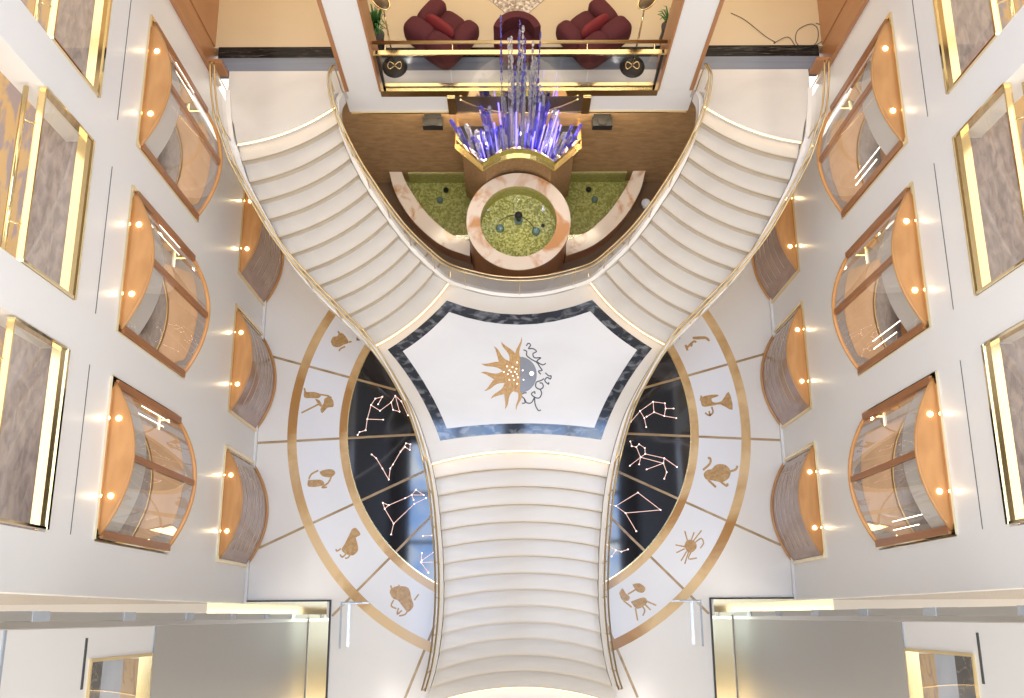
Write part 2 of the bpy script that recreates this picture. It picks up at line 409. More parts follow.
figure('scorpion_inlay', A, B, [[(190, 98), (262, 96), (285, 112), (255, 112), (195, 112)]], [[(148, 145), (160, 178)], [(158, 160), (195, 125), (210, 130)], [(185, 140), (180, 155)], [(265, 104), (288, 122)]], w=.045, label='golden scorpion figure')
figure('maiden_inlay', A, B, [[(236, 452), (270, 440), (330, 434), (338, 444), (300, 458), (312, 480), (358, 472), (400, 418), (422, 522), (352, 492), (300, 500), (246, 502)]], [[(300, 505), (308, 538), (285, 555), (262, 540)], [(285, 530), (292, 560)], [(240, 440), (236, 470)]], label='golden maiden figure with a flared skirt')
A, B = (660, 440), 5.82
figure('lion_inlay', A, B, [[(300, 170), (330, 143), (380, 145), (410, 180), (400, 222), (360, 246), (310, 236), (270, 230), (254, 202), (268, 178)]], [[(400, 185), (440, 172), (450, 150)], [(350, 240), (388, 268), (392, 252)], [(280, 232), (325, 275)], [(250, 175), (290, 138), (292, 108), (278, 105)]], w=.045, label='golden lion figure')
A, B = (600, 530), 5.37
figure('crab_inlay', A, B, [[(452, 85), (465, 58), (490, 52), (515, 70), (518, 95), (498, 118), (470, 118)]], [[(470, 60), (455, 5)], [(490, 55), (505, 12)], [(500, 60), (545, 2)], [(505, 72), (542, 45), (556, 70), (538, 98)], [(455, 90), (405, 80)], [(455, 100), (410, 122)], [(465, 115), (435, 166)], [(475, 118), (455, 182)], [(490, 115), (475, 155), (520, 150)]], w=.026, label='golden crab figure')
figure('twins_inlay', A, B, [[(103, 340), (120, 313), (138, 340), (160, 360), (150, 380), (118, 375)], [(173, 292), (210, 286), (243, 310), (232, 336), (198, 330)], [(165, 385), (235, 362), (252, 392), (200, 424)]], [[(150, 345), (190, 320)], [(190, 420), (202, 486)], [(222, 405), (240, 430), (230, 460)], [(240, 378), (302, 405)], [(242, 400), (272, 430)], [(125, 378), (170, 415)]], w=.03, label='golden twins figure')
def constellation(org, sc, lines, label):
    mb = MB(); f = lambda p: at(org[0]+p[0]/sc, org[1]+p[1]/sc, 0)
    dots = {}
    for ln in lines:
        for p, q in zip(ln, ln[1:]):
            a, b = f(p), f(q); d = (b-a)
            if d.length < 1e-6: continue
            d.normalize(); nn = Vector((-d.y, d.x, 0))*.0055
            mb.prism([a+nn, b+nn, b-nn, a-nn], .003, .0065)
        for p in ln: dots[p] = 1
    o = medp('constellation_line', mb, 'starl', label)
    for p in dots:
        c = f(p); rel(med, MB().prism(arc((c.x, c.y), .014, 0, 2*math.pi, 8)[:-1], .003, .009)).build('star_and_glint', 'star', o)
A, B = (340, 340), 5.37
constellation(A, B, [[(95, 510), (105, 495), (138, 485), (147, 425), (232, 428)], [(147, 425), (167, 350), (215, 380), (275, 335), (297, 300), (320, 385), (285, 375), (275, 335)], [(167, 350), (190, 315), (228, 305), (205, 345)], [(297, 300), (330, 330), (365, 405)]], 'lit constellation lines beside the archer')
constellation(A, B, [[(170, 615), (195, 635), (228, 690), (262, 750), (270, 690), (285, 668), (325, 600), (355, 555), (378, 560), (375, 590), (350, 575), (325, 600)]], 'lit constellation lines beside the goat')
A = (340, 460)
constellation(A, B, [[(230, 230), (262, 243), (240, 262), (230, 230)], [(240, 262), (288, 342), (275, 400)], [(288, 342), (400, 235), (462, 205)], [(262, 243), (350, 205), (385, 188), (408, 160), (450, 188), (385, 188), (395, 215)]], 'lit constellation lines beside the ram')
constellation(A, B, [[(440, 500), (435, 550), (475, 605)], [(440, 540), (503, 495)], [(445, 408), (495, 405)], [(435, 550), (510, 548)]], 'lit constellation lines beside the bull')
A = (600, 340)
constellation(A, B, [[(285, 332), (348, 340), (352, 368), (345, 408), (290, 388), (285, 332), (215, 382), (165, 440)], [(352, 368), (395, 368)], [(345, 408), (410, 420)], [(290, 388), (250, 412)], [(215, 382), (238, 420), (248, 468)]], 'lit constellation lines beside the maiden')
constellation(A, B, [[(163, 545), (170, 570), (195, 575), (210, 560), (240, 580), (243, 612), (345, 635), (413, 682)], [(195, 575), (218, 630), (243, 612)], [(160, 675), (218, 630), (210, 668)], [(218, 630), (340, 662), (345, 635)], [(250, 695), (340, 662), (358, 710), (345, 745)]], 'lit constellation lines beside the lion')
A = (600, 460)
constellation(A, B, [[(55, 240), (85, 247), (203, 175), (325, 268), (137, 285), (85, 247)], [(137, 285), (195, 383)]], 'lit constellation lines beside the crab')
constellation(A, B, [[(38, 455), (85, 485), (115, 492), (150, 480)], [(85, 485), (62, 518)]], 'lit constellation lines beside the twins')

# ------------------------------------------------------------------ staircase
LE = [(237, 143.3), (242, 161.3), (249.6, 182.4), (259, 201), (269, 219.2), (279, 237.2), (290, 254.7), (302.5, 271.3), (316, 286.4), (330, 301.2), (345, 316.2), (359.5, 331), (374, 345.3)]
RE = [(334.3, 106.2), (337.5, 123.5), (343, 141.3), (350.2, 158.7), (358.3, 175), (367.5, 191.1), (377.5, 206.2), (387.5, 221.2), (398.2, 235.8), (409, 249), (420.8, 261), (433.3, 272.2), (447.4, 283)]
UO = [at(*LE[i], D-i*RI) for i in range(13)]      # outer ends of nosings, left flight
UI = [at(*RE[i], D-i*RI) for i in range(13)]
def sag_line(a, b, h, n=12):
    t = (b-a); nn = Vector((t.y, -t.x, 0)).normalized()   # downhill side for left->right travel
    return [a+t*(i/n)+nn*h*(1-(2*i/n-1)**2) for i in range(n+1)]
NOSE = [sag_line(UO[i], UI[i], .115) for i in range(13)]
def flight(side, label):
    mm = (lambda p: p) if side < 0 else mir
    root = thing('stair_flight', label, 'stairs', mm(Vector((UO[6].x+.7, UO[6].y+.5, ZL))), group=None)
    # deck-level top piece
    top = [mm(p) for p in NOSE[0]]
    poly = [mm(Vector((-5.08, 9.24, 0))), mm(Vector((-5.08, 8.6, 0))), mm(Vector((-4.93, 8.2, 0)))]+top+[mm(Vector((-3.22, YF-.06, 0))), mm(Vector((-3.02, YF, 0))), mm(Vector((-3.02, 9.24, 0)))]
    rel(root, mb := MB().prism([(p[0], p[1]) for p in poly], D-.26, D)).build('top_step', 'tread', root)
    for i in range(1, 13):
        z = D-i*RI
        a = [mm(p) for p in NOSE[i-1]]; b = [mm(p) for p in NOSE[i]]
        back = [mm(p) for p in [q+Vector(((NOSE[i-1][j]-NOSE[i][j]).x, (NOSE[i-1][j]-NOSE[i][j]).y, 0))*.15 for j, q in enumerate(NOSE[i-1])]]
        st = rel(root, MB().strip(back, b, z-.03, z)).build('step', 'tread', root)
        nb = [mm(NOSE[i][j]+(NOSE[i-1][j]-NOSE[i][j])*.07) for j in range(13)]
        rel(root, MB().strip(b, nb, z-.03, z+.002)).build('nosing_shade', 'nosing_shade', st)  # darker edge strip, painted for the shadow line at the step
        # riser face, tinted tan for the shade there, stands back under the nosing above
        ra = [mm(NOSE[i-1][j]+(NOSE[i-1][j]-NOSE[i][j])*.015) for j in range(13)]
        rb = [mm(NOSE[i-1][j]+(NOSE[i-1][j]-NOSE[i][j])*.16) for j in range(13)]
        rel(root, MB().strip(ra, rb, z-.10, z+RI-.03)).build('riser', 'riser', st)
    # last riser down to the landing
    ra = [mm(NOSE[12][j]+(NOSE[11][j]-NOSE[12][j])*.015) for j in range(13)]; rb = [mm(NOSE[12][j]+(NOSE[11][j]-NOSE[12][j])*.16) for j in range(13)]
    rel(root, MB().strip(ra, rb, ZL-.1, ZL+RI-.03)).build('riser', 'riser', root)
    for i in (0, 12):
        z = D-i*RI
        nxt = i-1 if i else 1; sg = -.025 if i else .025
        ra = [mm(NOSE[i][j]+(NOSE[nxt][j]-NOSE[i][j])*sg) for j in range(13)]
        rb = [mm(NOSE[i][j]+(NOSE[nxt][j]-NOSE[i][j])*(sg*1.9)) for j in range(13)]
        rel(root, MB().strip(ra, rb, z-.06, z-.035)).build('light_strip', 'led', root, 'glowing warm strip under the step')
    # sloping soffit slab and side stringers
    O = [mm(p) for p in UO]; I = [mm(p) for p in UI]; zs = [D-i*RI for i in range(13)]
    rel(root, MB().ribbon(O, [z-.26 for z in zs], I, [z-.26 for z in zs], .2)).build('soffit', 'white', root)
    return root
FL = flight(-1, 'left upper marble flight curving down to the landing from the far left opening')
FR = flight(1, 'right upper marble flight curving down to the landing from the far right opening')

# landing
LB = at(431.7, 463.3, ZL)
LOUT = smooth([UO[12], at(394, 374, ZL), at(414, 410, ZL), at(424.5, 438, ZL), LB], 5)
IN0 = at(447.4, 283, ZL); INC = at(517, 298, ZL); INC.x = 0
INNER = [Vector((IN0.x+(-2*IN0.x)*i/16, INC.y+(IN0.y-INC.y)*((i/8-1)**2), ZL)) for i in range(17)]
MIDN = []
MV = [(431.7, 463.3, 450.2), (435, 478.2, 468.3), (438, 495.9, 486.2), (440, 513, 504.2), (441.4, 530.3, 521.6), (442.8, 547.6, 538.7), (443.6, 564.4, 555.8), (444.1, 581.5, 572.8), (444, 598.7, 589.2), (443.2, 616.8, 605.6), (441.6, 634.7, 622.2), (439.3, 652.7, 638.4), (435.8, 670.8, 654.6), (430.7, 688.1, 670.5), (424.5, 706, 687.2)]
for kx, (u, v, vc) in enumerate(MV):
    z = ZL-kx*RI; e = at(u, v, z); c = at(517, vc, z)
    MIDN.append([Vector((e.x*(1-i/8) if True else 0, c.y+(e.y-c.y)*((1-i/8)**2), z)) for i in range(17)])
land = thing('stair_landing', 'white marble stair landing with a sun and moon emblem inside a dark hexagonal border', 'landing', (0, 4.3, ZL))
top12 = [p.copy() for p in NOSE[12]]
poly = [(p.x, p.y) for p in LOUT]
poly += [(p.x, p.y) for p in MIDN[0][1:]]
poly += [(-p.x, p.y) for p in LOUT[::-1][1:]]
poly += [(-p.x, p.y) for p in [UI[12]]]
poly += [(p.x, p.y) for p in INNER[::-1][1:]]
rel(land, MB().prism(poly, ZL-.28, ZL)).build('slab', 'tread', land)
def hexring(tl, tc, le, bl, bc, sideTL, sideBL):
    a = at(*tl, ZL); t = at(*tc, ZL); l_ = at(*le, ZL); b = at(*bl, ZL); bb = at(*bc, ZL)
    s1 = at(*sideTL, ZL); s2 = at(*sideBL, ZL)
    def q(p, m, r, n=8):   # quadratic through p, m (mid), r
        cc = m*2-(p+r)*.5
        return [p*(1-x)**2+cc*2*x*(1-x)+r*x*x for x in [i/n for i in range(n+1)]]
    T = q(a, Vector((0, t.y, ZL)), mir(a)); T = [Vector((p.x, p.y, ZL)) for p in T]
    Lf = q(a, s1, l_)[::-1][:-1]              # l -> a
    L2 = q(b, s2, l_)[:-1]                    # b -> l
    Bm = q(b, Vector((0, bb.y, ZL)), mir(b))
    left = L2+Lf                               # b..l..(a)
    pts = left+T[:-1]+[mir(p) for p in left[::-1]]   # b l a ... a' l' b'
    pts = left+T+[mir(p) for p in left[::-1]]+Bm[::-1][1:-1]
    return [(p.x, p.y) for p in pts]
HO = hexring((446.8, 300.5), (518, 314.6), (387.6, 349.7), (440.3, 440.6), (518, 433.6), (418.5, 327.5), (418.5, 392.5))
HI = hexring((449, 312), (518, 324.8), (402.8, 351.2), (446.8, 428.6), (518, 423.4), (427, 333.5), (429, 391))
n = len(HO)
rel(land, MB().strip(HO+[HO[0]], HI+[HI[0]], ZL-.01, ZL+.004)).build('hexagon_border', 'border', land, 'dark speckled marble border')
rel(land, MB().prism(HI, ZL-.01, ZL+.003)).build('white_field', 'whitem', land, 'pure white marble field')
# emblem
EC = at(520, 375.3, ZL); EC.x = at(520, 375.3, ZL).x
def ep(p): return at(440+p[0]/6.347, 320+p[1]/6.347, ZL)
mb = MB()
mb.prism([(p.x, p.y) for p in [ep((508, 235))]+[ep((508-105*math.sin(t), 350-112*math.cos(t))) for t in [math.pi*i/14 for i in range(1, 14)]]+[ep((508, 462))]], ZL, ZL+.008)
sunc = rel(land, mb).build('sun_emblem', 'figure', land, 'golden half sun')
tips = [(505, 105), (400, 130), (330, 175), (265, 265), (258, 348), (275, 438), (332, 510), (400, 560), (497, 575)]
base = [(505, 240), (455, 245), (425, 270), (400, 305), (385, 345), (390, 385), (415, 415), (450, 445), (495, 455)]
for i, (t, b) in enumerate(zip(tips, base)):
    a = Vector((t[0], t[1], 0)); c = Vector((b[0], b[1], 0)).lerp(Vector((500, 350, 0)), .22); d = (a-c); nn = Vector((-d.y, d.x, 0)).normalized()
    L = []; Rr = []
    for k2 in range(9):
        x = k2/8; w = 27*(1-x)**.8+1.0*(1-x); ww = 14*math.sin(x*math.pi*1.6)*(1 if i % 2 else -1)
        if i in (0, 8): w *= .62
        L.append(c+d*x+nn*(w+ww)); Rr.append(c+d*x+nn*(-w+ww))
    out_ = [ep(p) for p in L]+[ep(p) for p in Rr[-2::-1]]
    mbr = MB().prism([(p.x, p.y) for p in out_], ZL, ZL+.007+.0001*i)
    rel(land, mbr).build('sun_ray', 'figure', sunc)
mb = MB(); mb.prism([(p.x, p.y) for p in [ep((508+106*math.sin(t), 348-114*math.cos(t))) for t in [math.pi*i/16 for i in range(17)]]], ZL, ZL+.008)
moon = rel(land, mb).build('moon_emblem', 'silver', land, 'silver grey half moon')
curls = [[(548, 165), (560, 148), (575, 160), (562, 182), (590, 182), (612, 200), (590, 215), (600, 240), (640, 240), (615, 262), (650, 285), (672, 275)],
         [(530, 190), (550, 200), (550, 225), (580, 250), (615, 270), (635, 300), (648, 320), (625, 325), (640, 345)],
         [(668, 335), (690, 355), (705, 355), (700, 375), (680, 365), (665, 385), (688, 408), (690, 395)],
         [(660, 372), (640, 385), (612, 395), (608, 425), (635, 440), (655, 425), (648, 402), (632, 400)],
         [(635, 440), (645, 465), (630, 495), (600, 490), (580, 470), (600, 455), (602, 470)],
         [(600, 490), (580, 525), (550, 525), (535, 500), (515, 480), (530, 465), (550, 462)],
         [(600, 495), (605, 540), (625, 575), (640, 570)], [(520, 530), (540, 525), (535, 505)]]
for cu in curls:
    P = smooth([ep(p) for p in cu], 4)
    rel(land, MB().strip(offset(P, .011), offset(P, -.011), ZL, ZL+.007)).build('curl', 'curl', moon)
for p in [(405, 330), (425, 295), (430, 345), (440, 380), (460, 300), (462, 355), (490, 270), (485, 310), (488, 345), (470, 380), (490, 405), (525, 320), (530, 380), (582, 340), (440, 320), (495, 365), (452, 330), (475, 330)]:
    c = ep(p); rel(land, MB().prism(arc((c.x, c.y), .013 if p[0] != 582 else .04, 0, 2*math.pi, 8)[:-1], ZL, ZL+.0095)).build('star_and_glint', 'star', sunc if p[0] < 510 else moon)  # emblem dots glow in place of reflections on its polished face

# lower flight
low = thing('stair_flight', 'lower marble flight descending from the landing to the floor between the black half moons', 'stairs', (0, 1, 0))
for i in range(1, 15):
    z = ZL-i*RI; a = MIDN[i-1]; b = MIDN[i]
    back = [p+(p-q)*.15 for p, q in zip(a, b)]
    st = rel(low, MB().strip(back, b, z-.03, z)).build('step', 'tread', low)
    rel(low, MB().strip(b, [q+(p-q)*.09 for p, q in zip(a, b)], z-.03, z+.002)).build('nosing_shade', 'nosing_shade', st)  # tan band drawn as the shade line along each step edge
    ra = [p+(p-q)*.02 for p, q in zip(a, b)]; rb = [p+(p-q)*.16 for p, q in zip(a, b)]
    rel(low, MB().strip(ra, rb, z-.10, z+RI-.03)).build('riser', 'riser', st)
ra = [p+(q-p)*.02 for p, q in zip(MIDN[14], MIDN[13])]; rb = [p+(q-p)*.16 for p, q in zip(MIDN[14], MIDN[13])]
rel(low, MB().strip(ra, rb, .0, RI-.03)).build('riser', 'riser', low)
for i in (0, 14):
    nxt = MIDN[1] if i == 0 else [p*2-q for p, q in zip(MIDN[14], MIDN[13])]
    ra = [p+(q-p)*.02 for p, q in zip(MIDN[i], nxt)]; rb = [p+(q-p)*.05 for p, q in zip(MIDN[i], nxt)]
    z = ZL-i*RI
    rel(low, MB().strip(ra, rb, z-.075, z-.045)).build('light_strip', 'led', low, 'glowing warm strip under the step')
ME = [m[0] for m in MIDN]
zsm = [ZL-i*RI for i in range(15)]
rel(low, MB().ribbon(ME, [max(z-.62, .02) for z in zsm], [mir(p) for p in ME], [max(z-.62, .02) for z in zsm], .015)).build('soffit', 'white', low)

# balustrades: glass panels, twin brass rails, stringer
def balustrade(path, side_off, label, loc):
    """path: points at tread level; side_off: sideways shift away from the steps"""
    root = thing('glass_balustrade', label, 'balustrade', loc)
    P = smooth(path, 4)
    S = offset(P, side_off)
    I = offset(P, side_off*.12)
    n = len(P); zz = [p[2] for p in P]
    rel(root, MB().ribbon(offset(P, side_off*1.15), [z+.045 for z in zz], I, [z+.045 for z in zz], .32)).build('stringer', 'cream', root, 'cream marble stringer')
    t1 = [Vector((p.x, p.y, p.z+.93)) for p in offset(P, side_off*1.25)]; t2 = [Vector((p.x, p.y, p.z+.89)) for p in offset(P, side_off*.45)]
    rel(root, MB().tube(t1, .016)).build('handrail', 'rail', root, 'outer brass rail')
    rel(root, MB().tube(t2, .016)).build('handrail', 'rail', root, 'inner brass rail')
    step = 8; i = 0
    while i < n-1:
        j = min(i+step, n-1)
        if n-1-j < 3: j = n-1
        a = S[i:j+1]; b = offset(S, .012)[i:j+1]
        mbp = MB(); vs = []
        for p in a: vs += [(p.x, p.y, p.z+.02), (p.x, p.y, p.z+.88)]
        k3 = len(a)
        mbp.add(vs, [(2*q, 2*q+2, 2*q+3, 2*q+1) for q in range(k3-1)])
        mbp = rel(root, mbp); g = mbp.build('glass_panel', 'rglass', root, 'clear glass panel')
        p = S[i]
        rel(root, MB().tube([(p.x, p.y, p.z), (p.x, p.y, p.z+.91)], .010, 6)).build('post', 'rail', root)
        if j == n-1:
            p = S[j]; rel(root, MB().tube([(p.x, p.y, p.z-.05), (p.x, p.y, p.z+.91)], .010, 6)).build('post', 'rail', root)
        i = j
    return root
outL = [Vector((-5.02, 8.86, D)), Vector((-4.97, 8.4, D)), UO[0]+Vector((-.03, .05, 0))]+[UO[i] for i in range(1, 13)]
outL += [Vector((p.x, p.y, ZL)) for p in LOUT[5::5]][:-1]+[Vector((m.x, m.y, m.z)) for m in ME[:14]]
balustrade([Vector(p) for p in outL], -.075, 'long glass balustrade with brass rails along the outer left side of the stairs', (-3.2, 4.5, ZL))
balustrade([mir(p) for p in outL], .075, 'long glass balustrade with brass rails along the outer right side of the stairs', (3.2, 4.5, ZL))
inn = [Vector((-3.12, YF-.04, D)), UI[0]+Vector((0.02, .06, 0))]+[UI[i] for i in range(1, 13)]
inn += [Vector((p.x, p.y, ZL)) for p in INNER[2:-1:3]]+[mir(p) for p in inn[::-1]]
balustrade(inn, .06, 'curved glass balustrade with brass rails around the fountain side of the stairs', (0, 5.8, ZL))

# ------------------------------------------------------------------ bay windows
def bay_arc(x0, hw, bul, n=20):
    return [(x0+bul*(1-(2*i/n-1)**2), -hw+2*hw*i/n) for i in range(n+1)]
def make_bay(upper):
    hz = UZ1-UZ0 if upper else 2.11
    hw = 1.045; root = thing('bay_window', 'x', 'bay window')
    fr = MB(); t = .055; dp = .30 if upper else .04; out = .03
    fr.box(-dp, out, -hw, -hw+t, 0, hz).box(-dp, out, hw-t, hw, 0, hz).box(-dp, out, -hw+t, hw-t, hz-.05, hz)
    if upper: fr.box(-dp, out, -hw+t, hw-t, 0, .05)
    fr.build('frame', 'goldm' if upper else 'gold', root, 'polished brass frame')
    iw = hw-t-.015
    A = bay_arc(.0, iw, .33); B2 = bay_arc(-.03, iw, .30)
    zt = hz-.10
    roof = MB().prism([(-.28 if upper else 0, -iw)]+A+[(-.28 if upper else 0, iw)], zt-.05, zt)
    rf = roof.build('roof', 'woodr', root, 'honey wood roof')
    MB().box(-.04, .0, -iw, iw, zt, zt+.03).build('back_strip', 'woodr', root) if upper else None
    MB().tube([(p[0]+.005, p[1], zt-.03) for p in A], .028, 8).build('top_rim', 'wood', root)
    MB().tube([(p[0]+.005, p[1], .06) for p in A], .03, 8).build('bottom_rim', 'wood', root)
    for q in (-.50, .50):
        lp = MB().lathe([(.03, 0), (.034, .006), (.034, .014), (.02, .018)], (.12, q, zt), 14).build('uplight', 'bulb', rf, 'small lit uplight')
    if upper:
        MB().prism([(-.28, -iw)]+A+[(-.28, iw)], .02, .06).build('floor_board', 'lcarpet', root)
        g = MB(); vs = []
        for x, y in A: vs += [(x, y, .08), (x, y, zt-.05)]
        g.add(vs, [(2*q, 2*q+2, 2*q+3, 2*q+1) for q in range(len(A)-1)], True); g.build('glass', 'bglass', root, 'curved clear glass')
        v = MB().strip(bay_arc(-.02, iw-.02, .31), bay_arc(-.03, iw-.02, .30), zt-.62, zt-.05); v.build('blind', 'sheer', root, 'white blind under the roof')
        for s in (-1, 1): MB().box(-.06, .05, s*iw-.05, s*iw+.05, .06, zt-.05).build('end_post', 'woodd', root, 'wooden end post')
        MB().box(.27, .34, -.04, .04, .06, zt-.05).build('mullion', 'woodd', root, 'wooden middle post')
        MB().strip(bay_arc(.02, iw-.25, .14, 16), bay_arc(-.62, iw-.02, .30, 16), .06, .068).build('wood_floor', 'tanwood', root, 'tan wooden floor inlay')
        MB().tube([(p[0], p[1], .09) for p in bay_arc(-.62, iw-.02, .30, 16)], .014, 6).build('brass_arc', 'rail', root, 'thin brass arc on the floor')
        MB().box(-1.3, -.72, -.30, .5, .06, .55).build('cabinet', 'wood', root, 'low wooden cabinet')
        for q, zz in ((.84, .9), (.72, 1.15)):
            MB().tube([(.08, q, .9), (.08, q, zz+.9)], .006, 6).build('glass_glint', 'tube', root, 'thin glowing streak drawn as a glass reflection')  # glowing streaks in place of reflections on the glass
    else:
        f = MB().strip(A, B2, .05, zt-.05); f.build('tambour_front', 'copper', root, 'curved bronze front')
        for i in range(5):
            z = .35+i*.30
            MB().tube([(p[0]+.004, p[1], z) for p in A[2:-2]], .006, 6).build('pale_line', 'line', root)
    return root
wn = {0: 'nearest the far wall', 1: 'in the middle of its row', 2: 'farthest from the far wall'}
pu = make_bay(True); pl = make_bay(False)
bays = []
def wall_lamp(x, y, z, sx):
    l = bpy.data.lights.new('uplight_glow', 'SPOT'); l.energy = 2.2; l.color = (1, .72, .36); l.spot_size = math.radians(100); l.spot_blend = .8; l.shadow_soft_size = .02
    o = bpy.data.objects.new('uplight_glow', l); C.objects.link(o); o.location = (x, y, z); o.rotation_euler = (math.pi, math.radians(-18)*sx, 0)
for sx, sn in ((-1, 'left'), (1, 'right')):
    for up in (True, False):
        for i, (a, b) in enumerate(BAYS):
            src = pu if up else pl
            o = src if (sx < 0 and i == 0) else copy_tree(src)
            o.location = (sx*W, (a+b)/2, UZ0 if up else 0); o.rotation_euler = (0, 0, 0 if sx < 0 else math.pi)
            if up: o['label'] = 'glazed bay window with wooden roof on upper %s wall, %s' % (sn, wn[i]); o['group'] = 'glazed bay windows on the side walls'
            else: o['label'] = 'bronze fronted bay with wooden top at floor level on %s wall, %s' % (sn, wn[i]); o['group'] = 'bronze bays at the floor'
            zt = (UZ1 if up else 2.11)-.10
            for q in (-.5, .5): wall_lamp(sx*(W-.065), (a+b)/2+q, zt+.03, sx)

# ------------------------------------------------------------------ gallery balustrades high on the walls
def make_gallery():
    root = thing('gallery_balustrade', 'x', 'balustrade'); hw = 1.04
    z1 = GZ1-GZ0
    fr = MB().box(-.06, .03, -hw, -hw+.03, 0, 1.3).box(-.06, .03, hw-.03, hw, 0, 1.3).box(-.10, .035, -hw, hw, 0, .05)
    fr.build('frame', 'goldm', root, 'polished brass frame')
    MB().box(-.09, .02, -hw+.03, hw-.03, .05, .20).build('glass_shoe', 'gold', root, 'brass channel holding the glass')
    MB().add([(-.034, -hw+.03, .2), (-.034, hw-.03, .2), (-.034, hw-.03, 1.24), (-.034, -hw+.03, 1.24)], [(0, 1, 2, 3)]).build('glass_panel', 'glass', root, 'clear glass panel')
    MB().box(-.075, .005, -hw+.03, hw-.03, 1.24, 1.27).build('cap_rail', 'gold', root, 'flat brass cap')
    MB().tube([(-.16, -hw+.05, 1.38), (-.16, hw-.05, 1.38)], .03, 10).build('handrail', 'gold', root, 'round brass handrail')
    for q in (-.6, .6): MB().tube([(-.05, q, 1.25), (-.12, q, 1.30), (-.16, q, 1.37)], .014, 6).build('bracket', 'gold', root)
    return root
pg = make_gallery()
for sx, sn in ((-1, 'left'), (1, 'right')):
    for i, (a, b) in enumerate(BAYS):
        o = pg if (sx < 0 and i == 0) else copy_tree(pg)
        o.location = (sx*W, (a+b)/2, GZ0); o.rotation_euler = (0, 0, 0 if sx < 0 else math.pi)
        o['label'] = 'brass gallery balustrade high on the %s wall, %s' % (sn, wn[i]); o['group'] = 'gallery balustrades'
# door thresholds: small white wall corner inside each gallery opening is left to the wall thickness

# ------------------------------------------------------------------ balcony over the fountain
bal = thing('balcony_balustrade', 'brass railed glass balustrade across the balcony above the fountain', 'balustrade', (0, YF, D))
bp = lambda n_, mb, m, l=None: rel(bal, mb).build(n_, m, bal, l)
bp('sill', MB().box(-OC+.0, OC-.0, YF-.03, YF+.12, D-.16, D+.03), 'goldm', 'polished brass sill')
bp('glass_shoe', MB().box(-OC+.06, OC-.06, YF+.0, YF+.06, D+.03, D+.14), 'gold')
for s in (-1, 1): bp('post', MB().box(*sorted((s*(OC-.10), s*(OC-.06))), YF+.0, YF+.06, D+.03, D+1.15), 'dark', 'dark metal end post')
for i in range(4):
    x0 = -OC+.1+i*(2*OC-.2)/4; x1 = x0+(2*OC-.2)/4; bp('glass_panel', MB().add([(x0+.01, YF+.03, D+.14), (x1-.01, YF+.03, D+.14), (x1-.01, YF+.03, D+1.1), (x0+.01, YF+.03, D+1.1)], [(0, 1, 2, 3)]), 'glass')
bp('cap_rail', MB().box(-OC+.02, OC-.02, YF-.01, YF+.07, D+1.1, D+1.14), 'gold')
bp('handrail', MB().tube([(-OC+.02, YF+.16, D+1.22), (OC-.02, YF+.16, D+1.22)], .03, 10), 'rail', 'round brass handrail')
for i in range(5):
    x = -2.2+i*1.1; bp('bracket', MB().tube([(x, YF+.04, D+1.12), (x, YF+.12, D+1.14), (x, YF+.16, D+1.2)], .016, 6), 'gold')

# ------------------------------------------------------------------ armchairs and lounge things
def armchair(px, flip, label):
    c = at(px, 34, D+.35); c.z = D
    root = thing('armchair', label, 'armchair', c, 0, 'maroon tub armchairs')
    rz = math.radians(-38) * (1 if not flip else -1)
    mtx = Matrix.Rotation(rz, 4, 'Z') @ Matrix.Scale(.86, 4)
    def P(n_, mb): mb.v = [tuple(mtx @ Vector(v)) for v in mb.v]; return mb.build(n_, 'maroon', root)
    P('base', MB().ball((0, -.04, .17), .5, 14, (1.0, .95, .36), e=.45))
    P('seat', MB().ball((0, .12, .42), .36, 12, (.9, 1.05, .36), e=.6))
    for q in (-1, 1):
        P('arm', MB().ball((q*.42, .16, .46), .31, 14, (.62, 1.15, .84), e=.6))
        P('backrest', MB().ball((q*.27, -.36, .56), .34, 14, (1.02, .66, .96), e=.62))
    return root, mtx
for px, flip, sd in ((443, False, 'left'), (592, True, 'right')):
    r_, mtx = armchair(px, flip, 'puffy maroon armchair on the balcony, %s of the crystal rods' % sd)
    cu = MB().ball((0, 0, 0), .26, 12, (1.15, .26, .50), e=.7)
    o = cu.build('cushion', 'red'); o.location = r_.location+mtx @ Vector((0, -.06, .74)); o.rotation_euler = (math.radians(-22), 0, math.radians(-38 if not flip else 38))
    tag(o, 'red cushion leaning in the %s maroon armchair' % sd, 'cushion', 'red cushions')
c = at(517, 47, D+.3); c.z = D
po = thing('tub_chair', 'round maroon tub chair behind the tall crystal rods', 'chair', c)
MB().lathe([(.28, 0), (.33, .1), (.34, .36), (.28, .43)], (0, 0, 0), 24).build('seat', 'maroon', po)
MB().strip(arc((0, 0), .42, .3, math.pi-.3+0, 16), arc((0, 0), .30, .3, math.pi-.3, 16), .05, .74).build('backrest', 'maroon', po)
c = at(517, 12, D); rug = MB()
tip = at(517, 23, D); l_ = at(486, -3, D); q2 = at(548, -3, D); far = Vector((0, 2*l_.y-tip.y, 0))
rug.prism([(tip.x, tip.y), (q2.x, q2.y), (tip.x, far.y), (l_.x, l_.y)], D, D+.015)
tag(rug.build('rug', 'beads'), 'diamond shaped mosaic patterned rug with its corner toward the balcony rail', 'rug')

